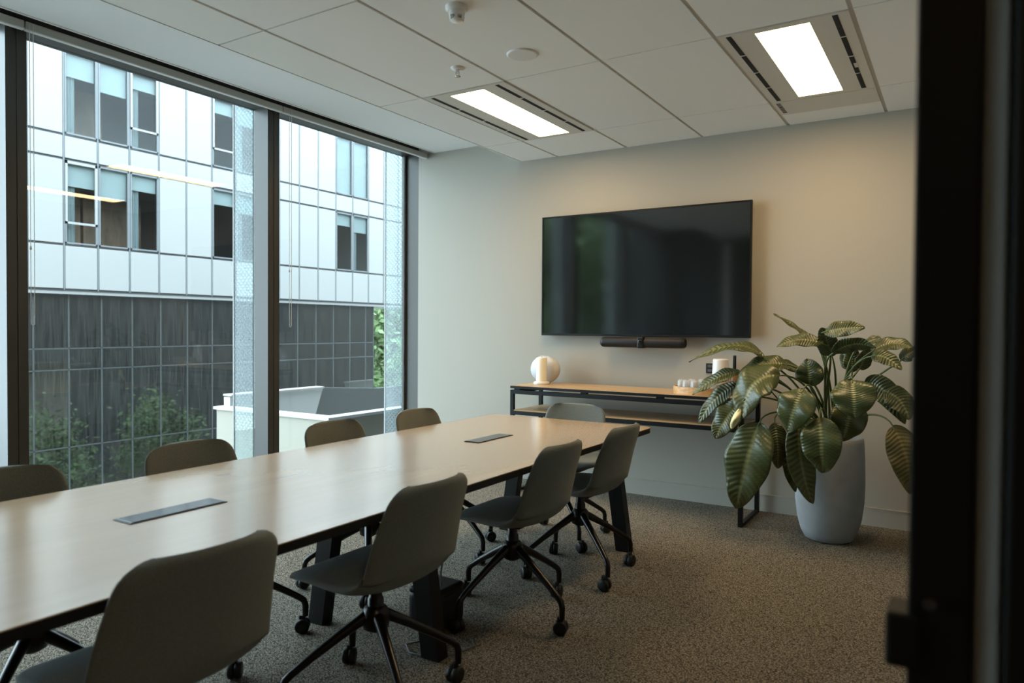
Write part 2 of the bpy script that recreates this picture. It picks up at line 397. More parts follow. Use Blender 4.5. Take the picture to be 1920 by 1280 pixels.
core.build('core', 'room_dark', fb)
MB().box(-3.1, -.05, -12, 14, 2.25+9, 2.38+9).build('soffit', 'panel_white', fb)
mull = unit_box('facade_mullion', 'facade_frame', .10, .042, 11.1)
for y in cols: F('facade_mullion', mull, XF-.03, y, 2.38+5.55)
for z0, z1, t in rows:
    MB().box(-.09, -.02, -12, 13, z0-.022+9, z0+.022+9).build('transom', 'facade_joint', fb)
def window_cell(k, z0, z1, t):
    yc = C0+CW*(k+.5); w = CW-.06; h = z1-z0-.08; zc = (z0+z1)/2
    o = link('facade_window', MB().box(-.03,.03,-w/2,-w/2+.045,-h/2,h/2).box(-.03,.03,w/2-.045,w/2,-h/2,h/2).box(-.03,.03,-w/2,w/2,-h/2,-h/2+.05).box(-.03,.03,-w/2,w/2,h/2-.05,h/2).mesh('facade_window','facade_frame'), fb, (0, yc-18, zc+9))
    MB().box(-.012,.0,-w/2+.04,w/2-.04,-h/2+.04,h/2-.04).build('pane', 'far_glass', o)
    closed = (t == 'A' and k in (11,12)); frac = .97 if closed else (.22+.16*((k*7+len(t)+(t=='A')*3) % 3)/2)
    MB().box(-.10,-.09,-w/2+.03,w/2-.03,h/2-h*frac,h/2).build('roller_blind', 'blind_white', o)
    if k in (0,2,6,12) and not closed:
        MB().add(sum([[(-.18+.03*(i%2), -w/2+.06+i*.045, -h/2), (-.18+.03*(i%2), -w/2+.06+i*.045, h/2)] for i in range(8)], []),
                 [(2*i,2*i+2,2*i+3,2*i+1) for i in range(7)]).build('curtain', 'curtain', o)
    if (t,k) in (('B',0),('A',2),('A',5),('C',1)):
        MB().box(-.01,.045,-w/2,w/2,-h/2+h*.24,-h/2+h*.24+.07).box(-.005,.045,-w/2,-w/2+.07,-h/2+h*.24,h/2).box(-.005,.045,w/2-.07,w/2,-h/2+h*.24,h/2).box(-.005,.045,-w/2,w/2,h/2-.09,h/2).build('opening_sash', 'panel_white', o)
for z0, z1, t in rows:
    for i, y in enumerate(cols[:-1]):
        k = i-5
        if k in win.get(t, []): window_cell(k, z0, z1, t)
        else: F('facade_panel', pm[(z0,z1)], XF, y+CW/2, (z0+z1)/2)
MB().box(-1.6,-1.2, 13.0-18, 15.0-18, 3.9+9, 5.6+9).box(-1.6,-1.2, 11.9-18, 12.9-18, 3.9+9, 5.9+9).build('bookcase', 'shelf_brown', fb)
MB().box(-1.9,-1.5, 12.9-18, 13.8-18, 7.4+9, 9.2+9).build('partition', 'shelf_brown', fb)
# dark lower floors, every glass panel its own piece
drows = [(.518,2.30),(-.163,.518),(-2.65,-.163),(-4.6,-2.65),(-6.6,-4.6),(-9,-6.6)]
dcols = [10.99+1.04*k for k in range(-5,16)]
dcols[-1] = 26.1
for z0, z1 in drows:
    pmz = {}
    for i in range(len(dcols)-1):
        w = round(dcols[i+1]-dcols[i], 3)
        if w not in pmz: pmz[w] = MB().box(-.02,.02,-(w-.05)/2,(w-.05)/2,-(z1-z0-.05)/2,(z1-z0-.05)/2).mesh('glass_panel', 'dark_glass')
        o = F('glass_panel', pmz[w], XF-.25, (dcols[i]+dcols[i+1])/2, (z0+z1)/2)
        o.rotation_euler = (0, random.uniform(-.004,.004), random.uniform(-.004,.004))
dm = unit_box('glass_mullion', 'facade_grey', .05, .05, 11.3)
for y in dcols: F('glass_mullion', dm, XF-.25, y, -9+5.65)
for z0, z1 in drows: MB().box(-.28, -.225, dcols[0]-18, dcols[-1]-18, z0-.02+9, z0+.02+9).build('glass_transom', 'facade_grey', fb)
MB().box(-3.1, -.35, dcols[0]-18, dcols[-1]-18, 0, 11.3).build('lower_core', 'dark_void', fb)
# low white terrace walls
tw = empty('terrace', (-7, 6.7, -9)); tag(tw, 'beige and white terrace parapet seen low through the right window', 'terrace')
MB().box(-2.32, 0, 0, .14, 0, 9.05).box(-.14, 0, .14, 14, 0, 9.05).build('parapet', 'podium_beige', tw)
MB().box(-2.36, .03, -.03, .17, 9.05, 9.09).box(-.17, .03, .17, 14, 9.05, 9.09).build('coping', 'podium_white', tw)
def slab_yz(poly, x0, x1):
    n = len(poly); return MB().add([(x0,y,z) for y,z in poly]+[(x1,y,z) for y,z in poly], [tuple(range(n)), tuple(range(n,2*n))[::-1]]+[(k,(k+1)%n,n+(k+1)%n,n+k)[::-1] for k in range(n)])
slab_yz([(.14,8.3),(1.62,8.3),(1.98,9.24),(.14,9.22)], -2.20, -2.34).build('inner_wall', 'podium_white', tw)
slab_yz([(1.62,8.3),(14,8.3),(14,9.10),(3.4,9.13),(1.98,9.24)], -2.26, -2.34).build('shaded_wall', 'podium_grey', tw)  # shadow on the white inner wall, modelled as a darker slanted piece
MB().box(-2.36, -2.17, .14, 1.98, 9.235, 9.26).build('wall_cap', 'podium_white', tw)
MB().box(-2.2, -.1, .1, 14, 8.2, 8.4).build('deck', 'podium_white', tw)
lw = empty('boundary_wall', (-22, 26.2, -9)); tag(lw, 'low white boundary wall beyond the end of the dark glass', 'wall')
MB().box(-.5, -.2, 0, 9, 0, 7.4).build('wall_body', 'podium_white', lw)
MB().box(-.55, -.15, -.05, 9, 7.4, 7.5).build('wall_coping', 'podium_white', lw)

# ---- trees
def tree(x, y, zc, r, h, n, label, seed, m='tree_leaf', big=1.):
    R = random.Random(seed); t = empty('street_tree', (x,y,-9)); tag(t, label, 'tree', 'trees in the street')
    MB().tube([(0,0,0),(.1,.05,(zc+9)*.5),(0,0,zc+9)], [.22,.16,.06], 8).build('trunk', 'bark', t)
    br = MB()
    for i in range(7):
        a = R.uniform(0,2*PI); br.tube([(0,0,(zc+9)*.6),(math.cos(a)*r*.4, math.sin(a)*r*.4, zc+9), (math.cos(a)*r*.7, math.sin(a)*r*.7, zc+9+h*.4*R.random())], [.08,.05,.02], 5)
    br.build('branches', 'bark', t)
    clumps = [Vector((R.gauss(0,.42)*r, R.gauss(0,.42)*r, zc+9+R.gauss(0,.42)*h)) for i in range(26)]
    f = MB()
    for i in range(n):
        c = R.choice(clumps); p = c+Vector((R.gauss(0,.24)*r, R.gauss(0,.24)*r, R.gauss(0,.2)*h))
        a = Vector((R.gauss(0,1),R.gauss(0,1),R.gauss(0,.6))).normalized(); b = a.cross(Vector((R.gauss(0,1),R.gauss(0,1),R.gauss(0,1)))).normalized()
        s = R.uniform(.07,.15)*big
        f.add([p-a*s, p+b*s*.45, p+a*s, p-b*s*.45], [(0,1,2,3)])
    fo = f.build('foliage', m, t); fo['kind'] = 'stuff'
    return t
tree(-15.5, 16.0, -4.6, 2.0, 2.2, 5000, 'leafy street tree mirrored in the dark glass, left one', 3, 'tree_leaf_light', 1.2)
tree(-15.5, 20.6, -4.4, 1.7, 2.0, 5000, 'leafy street tree mirrored in the dark glass, right one', 4, 'tree_leaf_light', 1.2)
tree(-31, 35.2, -.5, 2.0, 3.6, 9000, 'tall green tree beyond the end of the office block', 5, 'tree_leaf_light', 2.2)
tree(-36, 43, .5, 3.0, 4.5, 9000, 'green tree behind the fritted glass fin of the right window', 6, 'tree_leaf_light', 3.0)
tree(-8.6, -5.0, 2.4, 1.6, 2.8, 15000, 'large green tree whose reflection shows at left in the television', 8, 'tree_leaf_light')
tree(-10.8, -11.8, 3.0, 2.5, 3.4, 18000, 'large green tree whose reflection shows mid left in the television', 9, 'tree_leaf_light')
tree(-16, -25, 3.0, 3.2, 4.0, 15000, 'distant green tree whose reflection shows in the middle of the television', 10, 'tree_leaf_light')
# ================================================================== CEILING FITTINGS
LL = {(1,4):'lit panel light nearest the window wall', (4,4):'lit panel light above the potted plant', (1,1):'lit panel light over the near end of the table, window side', (4,1):'lit panel light above the doorway side'}
for (i,j) in LIGHT_CELLS:
    x0, x1, y0, y1 = GX[i]+.010, GX[i+1]-.010, GY[j]+.005, GY[j+1]-.005
    xc, yc = (x0+x1)/2, (y0+y1)/2
    L = empty('ceiling_light', (xc, yc, CE)); tag(L, LL[(i,j)]+' with dark air slots', 'light', 'panel lights with air slots')
    hw, hl = (x1-x0)/2, (y1-y0)/2; dw, dl = .122, .545
    MB().box(-hw,-dw,-hl,hl,-.003,.016).box(dw,hw,-hl,hl,-.003,.016).box(-dw,dw,-hl,-dl,-.003,.016).box(-dw,dw,dl,hl,-.003,.016).build('housing', 'lamp_housing', L)
    MB().box(-dw,dw,-dl,dl,.002,.012).build('diffuser', 'lamp_glow', L)
    for sx in (-.240,.232):
        for k in range(4):
            a = -.572+k*.288
            o = MB().box(sx-.012, sx+.012, a, a+.270, -.0045, .0).build('air_slot', 'dark_void', L)
            if (i,j) == (4,4) and sx > 0 and k == 2:
                MB().box(sx-.002, sx+.014, a+.10, a+.17, -.0062, -.004).build('slot_tab', 'lamp_housing', o)
sd = empty('smoke_detector', (-1.905, 2.575, CE)); tag(sd, 'white round smoke detector on the ceiling tile', 'detector')
MB().lathe([(.050,0),(.050,-.014),(.040,-.020)], n=28).build('base', 'white_plastic', sd)
MB().lathe([(.034,-.018),(.036,-.030),(.034,-.044)], n=24).build('collar', 'white_plastic', sd)
for k in range(6):
    a = PI/3*k; MB().bar((math.cos(a)*.032, math.sin(a)*.032, -.044), (math.cos(a)*.030, math.sin(a)*.030, -.062), .012, .004, (math.cos(a),math.sin(a),0)).build('vent_rib', 'white_plastic', sd)
MB().lathe([(.022,-.044),(.022,-.060)], n=18).build('sensor', 'chrome', sd)
MB().lathe([(.0,-.066),(.028,-.064),(.030,-.060),(.028,-.058)], n=24).build('cap', 'white_plastic', sd)
sp = empty('ceiling_speaker', (-1.943, 3.195, CE)); tag(sp, 'flat white round ceiling speaker', 'speaker')
MB().lathe([(.082,0),(.082,-.004),(.074,-.008)], n=36).build('rim', 'white_plastic', sp)
MB().lathe([(0,-.0095),(.05,-.009),(.074,-.008)], n=36, caps=False).build('grille', 'trim_white', sp)
sk = empty('sprinkler', (-2.346, 3.181, CE)); tag(sk, 'small chrome fire sprinkler with a white rose', 'sprinkler')
MB().lathe([(.038,0),(.036,-.006),(.014,-.010)], n=24).build('rose', 'white_plastic', sk)
MB().lathe([(.010,-.008),(.008,-.030)], n=12).build('stem', 'chrome', sk)
MB().bar((-.012,0,-.020),(-.008,0,-.045),.003,.004).bar((.012,0,-.020),(.008,0,-.045),.003,.004).build('frame_arms', 'chrome', sk)
MB().lathe([(.004,-.044),(.016,-.046),(.016,-.048),(0,-.049)], n=16).build('deflector', 'chrome', sk)

# ================================================================== CONFERENCE TABLE
HT = .72; TX0, TX1, TY0, TY1 = -2.578, -1.490, .42, 3.923
T = empty('conference_table', (-2.034, 2.17, 0)); tag(T, 'long oak conference table with black edge and slanted black legs', 'table')
def tl(mb): mb.v = [(x+2.034, y-2.17, z) for x,y,z in mb.v]; return mb
tl(MB().prism(rrect(TX0,TX1,TY0,TY1,.06), HT-.003, HT)).build('tabletop', 'table_oak', T)
tl(MB().prism(rrect(TX0+.001,TX1-.001,TY0+.001,TY1-.001,.06), HT-.030, HT-.003)).build('edge_band', 'black_metal', T)
for (ya, yb) in ((1.146,1.465),(2.876,3.195)):
    hb = tl(MB().rbox(-2.072,-1.982,ya,yb,HT+.0004,HT+.0022,.001,1)).build('cable_hatch', 'black_metal', T)
    tl(MB().rbox(-2.067,-1.987,ya+.008,yb-.008,HT+.002,HT+.004,.001,1)).build('hatch_lid', 'lens', hb)
for yc, fo, to in ((.52,.40,.305),(2.20,.315,.215),(3.86,.40,.305)):
    fr = tl(MB().box(-2.034-to-.05,-2.034+to+.05, yc-.035, yc+.035, HT-.075, HT-.030)).build('cross_beam', 'black_metal', T)
    for s in (-1,1):
        xt, xf = -2.034+s*to, -2.034+s*fo; w = .042
        tl(MB().add([(xf-w,yc-.03,0),(xf+w,yc-.03,0),(xf+w,yc+.03,0),(xf-w,yc+.03,0),(xt-w,yc-.03,HT-.075),(xt+w,yc-.03,HT-.075),(xt+w,yc+.03,HT-.075),(xt-w,yc+.03,HT-.075)],
            [(3,2,1,0),(4,5,6,7),(0,1,5,4),(1,2,6,5),(2,3,7,6),(3,0,4,7)])).build('leg', 'black_metal', T)
for xs in (-2.20,-1.87):
    tl(MB().box(xs-.025,xs+.025,.52,3.86,HT-.070,HT-.031)).build('rail', 'black_metal', T)

# ================================================================== CHAIRS
def catmull(P, n):
    out = []; P = [P[0]]+P+[P[-1]]
    m = len(P)-3
    for i in range(n+1):
        t = i/n*m; k = min(int(t), m-1); u = t-k; p0,p1,p2,p3 = P[k:k+4]
        out.append(tuple(.5*((2*p1[d])+(-p0[d]+p2[d])*u+(2*p0[d]-5*p1[d]+4*p2[d]-p3[d])*u*u+(-p0[d]+3*p1[d]-3*p2[d]+p3[d])*u**3) for d in range(len(p1))))
    return out
def make_shell():
    # (forward, height, half width, edge lift, thickness) from front lip to top of the back
    prof = [(.250,.448,.205,.000,.012),(.215,.456,.222,.002,.020),(.12,.456,.232,.010,.030),(.0,.448,.238,.018,.034),(-.07,.446,.240,.028,.034),(-.128,.462,.237,.038,.032),
            (-.164,.505,.232,.046,.030),(-.188,.575,.226,.050,.028),(-.212,.66,.216,.050,.026),(-.237,.74,.204,.046,.026),(-.254,.797,.193,.042,.026)]
    prof = [(a-.036, b, c, d, e) for a, b, c, d, e in prof]
    P = catmull(prof, 60); N = len(P); Mu = 20
    # arc length from both ends for the corner rounding
    acc = [0]
    for i in range(1,N): acc.append(acc[-1]+math.hypot(P[i][0]-P[i-1][0], P[i][1]-P[i-1][1]))
    tot = acc[-1]; top = []; bot = []
    for i, (y,z,w,lift,th) in enumerate(P):
        a = P[max(i-1,0)]; b = P[min(i+1,N-1)]; ty, tz = b[0]-a[0], b[1]-a[1]; l = math.hypot(ty,tz); ty/=l; tz/=l
        ny, nz = tz, -ty              # points to the sitter's side
        if i < 1: pass
        for dist, r in ((acc[i], .06), (tot-acc[i], .062)):
            if dist < r: w -= r-math.sqrt(max(0, r*r-(r-dist)**2))
        for k in range(Mu+1):
            u = -1+2*k/Mu; u = math.sin(u*PI/2)*.5+u*.5
            q = abs(u)**2.4*lift; e = math.sqrt(max(0,1-abs(u)**10)); ee = min(1, min(acc[i], tot-acc[i])/.012); ee = math.sqrt(max(0,1-(1-ee)**2))
            t = th*(.15+.85*e*ee)
            base = (u*w, y+ny*q, z+nz*q*(1 if z < .5 else -.35))
            top.append((base[0], base[1]+ny*t*.5, base[2]+nz*t*.5)); bot.append((base[0], base[1]-ny*t*.5, base[2]-nz*t*.5))
    m = Mu+1; fs = []
    for i in range(N-1):
        for k in range(Mu):
            fs.append((i*m+k, i*m+k+1, (i+1)*m+k+1, (i+1)*m+k)); o = N*m
            fs.append((o+i*m+k, o+(i+1)*m+k, o+(i+1)*m+k+1, o+i*m+k+1))
    o = N*m
    for i in range(N-1):
        fs.append((i*m, (i+1)*m, o+(i+1)*m, o+i*m)); fs.append((i*m+Mu, o+i*m+Mu, o+(i+1)*m+Mu, (i+1)*m+Mu))
    for k in range(Mu):
        fs.append((k, o+k, o+k+1, k+1)); j = (N-1)*m; fs.append((j+k, j+k+1, o+j+k+1, o+j+k))
    return MB().add(top+bot, fs, True)
SHELL = make_shell().mesh('seat_shell', 'chair_fabric')
MASTM = MB().lathe([(.030,.30),(.027,.36),(.022,.365),(.022,.425)], n=18).mesh('gas_column', 'chair_metal')
HUBM = MB().lathe([(.022,.245),(.044,.258),(.048,.30),(.040,.325),(.030,.335)], n=20).mesh('hub', 'chair_metal')
PLATE = MB().rbox(-.09,.09,-.09,.09,.412,.432,.006).mesh('under_plate', 'black_plastic')
def leg_mesh():
    r0, r1 = .030, .305
    m = MB(); pts = [(r0,0,.302),(.12,0,.252),(.22,0,.192),(.28,0,.153),(.299,0,.137),(.306,0,.116),(.306,0,.070)]
    m.tube(pts, [.021,.017,.0145,.0135,.0135,.0135,.0125], 10); return m.mesh('leg', 'chair_metal')
LEGM = leg_mesh()
def caster_mesh():
    m = MB()
    for s in (-1,1):
        m.lathe([(.010,s*.002),(.029,s*.002),(.0305,s*.006),(.0305,s*.019),(.026,s*.024),(.008,s*.0245)], (0,0,.0305), 18, 'Y')
    m.rbox(-.012,.014,-.008,.008,.030,.074,.003)
    return m.mesh('caster', 'black_plastic')
CASTM = caster_mesh()
def chair(x, y, face, leg_ang, label, group):
    """face = direction the sitter looks (degrees from +Y, counterclockwise)"""
    c = empty('swivel_chair', (x,y,0)); tag(c, label, 'chair', group)
    rz = math.radians(face)
    s = link('seat_shell', SHELL, c); s.rotation_euler = (0,0,rz)
    p = link('under_plate', PLATE, c); p.rotation_euler = (0,0,rz)
    link('gas_column', MASTM, c); link('hub', HUBM, c)
    for k in range(4):
        a = math.radians(leg_ang+90*k)
        l = link('leg', LEGM, c); l.rotation_euler = (0,0,a)
        q = link('caster', CASTM, l, (.306+.012*math.cos(k*2.1+x*9),.012*math.sin(k*2.1+y*7),0)); q.rotation_euler = (0,0,k*2.1+x*9)
    return c
NG = 'grey swivel chairs along the doorway side of the table'; FG = 'grey swivel chairs along the window side of the table'
chair(-1.680, 1.015, 88, 20, 'grey fabric swivel chair closest to the camera, its back filling the lower left', NG)
chair(-1.685, 1.83, 90, 59, 'grey fabric swivel chair, second from the camera on the doorway side', NG)
chair(-1.692, 2.725, 90, 75, 'grey fabric swivel chair, third from the camera on the doorway side', NG)
chair(-1.692, 3.40, 90, 53, 'grey fabric swivel chair at the far right corner of the table, back to the plant', NG)
chair(-2.490, 1.12, -92, 40, 'grey fabric swivel chair at the left photo edge, window side of the table', FG)
chair(-2.480, 1.83, -90, 58, 'grey fabric swivel chair in front of the wide left window, trees behind it', FG)
chair(-2.480, 2.64, -90, 42, 'grey fabric swivel chair just right of the dark window mullion', FG)
chair(-2.480, 3.31, -88, 73, 'grey fabric swivel chair by the corner of the window and the pale wall', FG)
chair(-2.075, 3.885, 183, 50, 'pale lit grey swivel chair at the head of the table before the console', 'chair at the head of the table')

# ================================================================== CONSOLE
CX0, CX1, CY0, CY1, CZ = -2.96, -1.185, 4.72, 5.19, .836
K = empty('console_table', ((CX0+CX1)/2, (CY0+CY1)/2, 0)); tag(K, 'oak and black steel console with lower shelf below the television', 'console')
kc = K.location.copy()
def kl(mb): mb.v = [(x-kc.x, y-kc.y, z) for x,y,z in mb.v]; return mb
kl(MB().box(CX0,CX1,CY0,CY1,CZ-.003,CZ)).build('top_board', 'console_oak', K)
kl(MB().box(CX0,CX1,CY0,CY1,CZ-.022,CZ-.003)).build('top_edge', 'black_metal', K)
for x in (CX0+.03, CX0+.6, CX0+1.18, CX1-.05): kl(MB().box(x,x+.05,CY0+.01,CY0+.04,CZ-.034,CZ-.022)).build('spacer', 'black_metal', K)
def loop(x0, x1, y0, y1, z0, z1, t): return MB().box(x0,x1,y0,y0+t,z0,z1).box(x0,x1,y1-t,y1,z0,z1).box(x0,x0+t,y0+t,y1-t,z0,z1).box(x1-t,x1,y0+t,y1-t,z0,z1)
kl(loop(CX0,CX1,CY0,CY1,CZ-.064,CZ-.034,.028)).build('upper_frame', 'black_metal', K)
kl(loop(CX0+.028,CX1-.028,CY0,CY1,.612,.642,.028)).build('shelf_frame', 'black_metal', K)
kl(MB().box(CX0+.03,CX1-.03,CY0+.004,CY1-.004,.642,.650)).build('shelf_board', 'console_oak', K)
for x in (CX0, CX1-.028):
    for y in (CY0, CY1-.028): kl(MB().box(x,x+.028,y,y+.028,0,CZ-.064)).build('leg', 'black_metal', K)
    kl(MB().box(x,x+.028,CY0+.028,CY1-.028,0,.022)).build('foot_bar', 'black_metal', K)
# things on it
cd = empty('pillar_candle', (-2.815, 4.955, CZ)); tag(cd, 'cream pillar candle on a white dish at the left end of the console', 'candle')
MB().lathe([(.062,0),(.064,.004),(.064,.018),(.058,.022),(.044,.023)], n=32).build('dish', 'dish_white', cd)
MB().lathe([(.043,.023),(.043,.205),(.041,.212),(.036,.213),(.02,.207),(0,.206)], n=28, caps=False).build('wax', 'candle_wax', cd)
MB().tube([(0,0,.205),(.002,0,.222)], .0016, 6).build('wick', 'dark_void', cd)
vs = empty('disc_vase', (-2.855, 5.085, CZ)); tag(vs, 'round white disc vase behind the candle', 'vase')
vp = [(.045,0)]+[(.132*math.sin(a)+.001, .112-.112*math.cos(a)) for a in [PI*(.13+.8*k/18) for k in range(19)]]
vm = MB().lathe(vp+[(.030,.222),(.024,.222),(.022,.20)], n=36, caps=False); vm.v = [(x, y*.48, z) for x,y,z in vm.v]
vm.build('body', 'white_ceramic', vs)
ml = MB().lathe([(.018,.205),(.024,.222),(.028,.222),(.030,.218)], n=20, caps=False); ml.v = [(x, y*.48, z) for x,y,z in ml.v]; ml.build('mouth', 'dark_void', vs)
tr = empty('serving_tray', (-1.50, 4.905, CZ)); tag(tr, 'oval light wood tray holding drinking glasses on the console', 'tray')
def oval(a, b, n=40): return [(a*math.cos(2*PI*k/n), b*math.sin(2*PI*k/n)) for k in range(n)]
MB().prism(oval(.205,.145), 0, .010).build('tray_base', 'tray_wood', tr)
m = MB(); n = 40; o = oval(.212,.152); i_ = oval(.202,.142)
m.add([(x,y,0) for x,y in o]+[(x,y,.050) for x,y in o]+[(x,y,.050) for x,y in i_]+[(x,y,.0) for x,y in i_],
      sum([[(k,(k+1)%n,n+(k+1)%n,n+k),(n+k,n+(k+1)%n,2*n+(k+1)%n,2*n+k),(2*n+k,2*n+(k+1)%n,3*n+(k+1)%n,3*n+k)] for k in range(n)], []))
m.build('rim', 'tray_wood', tr)
GLASS = MB().lathe([(.030,0),(.033,.04),(.031,.075),(.022,.086),(0,.088)], n=20, caps=False).mesh('tumbler', 'tumbler_glass')
GIN = MB().lathe([(.028,0),(.031,.04),(.029,.073),(.020,.083),(0,.084)], n=20, caps=False).mesh('inner_wall', 'tumbler_glass')
for q, (gx, gy) in enumerate([(-.145,-.03),(-.095,-.075),(-.032,-.092),(.035,-.092),(.095,-.075),(-.07,-.02),(0,-.025),(.07,-.02),(-.10,.055),(-.03,.06),(.04,.06)]):
    g = empty('drinking_glass', (-1.50+gx, 4.905+gy, CZ+.0105)); tag(g, 'small clear drinking glass turned upside down on the wooden tray', 'glass', 'drinking glasses on the tray')
    link('tumbler', GLASS, g); link('inner_wall', GIN, g)
    MB().lathe([(.029,0),(.0315,0),(.0315,.004),(.029,.004),(.029,0)], n=20, caps=False).build('glass_lip', 'white_jug', g)
jg = empty('jug', (-1.45, 5.125, CZ)); tag(jg, 'white cylindrical jug behind the tray of glasses', 'jug')
MB().lathe([(.050,0),(.056,.01),(.058,.12),(.054,.225),(.050,.236),(.046,.228),(.045,.20)], n=28).build('body', 'white_jug', jg)
MB().lathe([(.046,.205),(.0,.205)], n=24, caps=False).build('inside', 'brown_wood', jg)
pm2 = empty('pepper_mill', (-1.352, 5.12, CZ)); tag(pm2, 'brown canister with an upright black handle beside the jug', 'canister')
MB().lathe([(.030,0),(.030,.135),(.026,.142),(.010,.146)], n=20).build('body', 'brown_wood', pm2)
MB().rbox(-.010,.012,-.010,.010,.146,.262,.006).build('handle', 'black_plastic', pm2)
so = empty('wall_socket', (-1.555, YB-.012, .995)); tag(so, 'black double power socket on the wall above the tray', 'socket')
MB().rbox(-.034,.034,0,.012,-.036,.036,.003).build('plate', 'black_plastic', so)
for zz in (-.016,.016): MB().rbox(-.020,.020,-.004,.0,zz-.010,zz+.010,.002).build('outlet', 'facade_grey', so)

# ================================================================== TELEVISION
tv = empty('television', (-2.10, YB, 1.705)); tag(tv, 'large wall-mounted television with a dark screen', 'television')
hw, hh = .842, .484
MB().rbox(-hw+.05,hw-.05,-.055,-.018,-hh+.05,hh-.05,.01).build('housing', 'black_plastic', tv)
MB().box(-.3,.3,-.018,0,-.2,.2).build('wall_mount', 'black_metal', tv)
m = MB(); t = .011
for a in ((-hw,hw,hh-t,hh),(-hw,hw,-hh,-hh+t*1.6),(-hw,-hw+t,-hh+t*1.6,hh-t),(hw-t,hw,-hh+t*1.6,hh-t)): m.box(a[0],a[1],-.076,-.05,a[2],a[3])
m.build('bezel', 'black_metal', tv)
MB().box(-hw+t,hw-t,-.071,-.055,-hh+t*1.6,hh-t).build('screen', 'screen', tv)
vb = empty('video_bar', (-2.048, YB, 1.177)); tag(vb, 'long black video conference bar mounted under the television', 'video bar')
MB().lathe([(.030,-.333),(.038,-.326),(.040,-.31),(.040,.31),(.038,.326),(.030,.333)], (0,-.105,0), 24, 'X').build('body', 'black_plastic', vb)
MB().rbox(-.026,.026,-.149,-.075,-.043,.043,.008).build('camera_housing', 'black_metal', vb)
MB().lathe([(.016,-.150),(.017,-.154),(.012,-.156),(0,-.155)], (0,0,.006), 20, 'Y', caps=False).build('lens', 'lens', vb)
MB().box(-.05,.05,-.075,0,-.02,.02).build('bracket', 'black_metal', vb)
for x in (-.331,.331): MB().lathe([(.0315,x-.004),(.0315,x+.004)], (0,-.105,0), 20, 'X').build('end_cap', 'black_metal', vb)

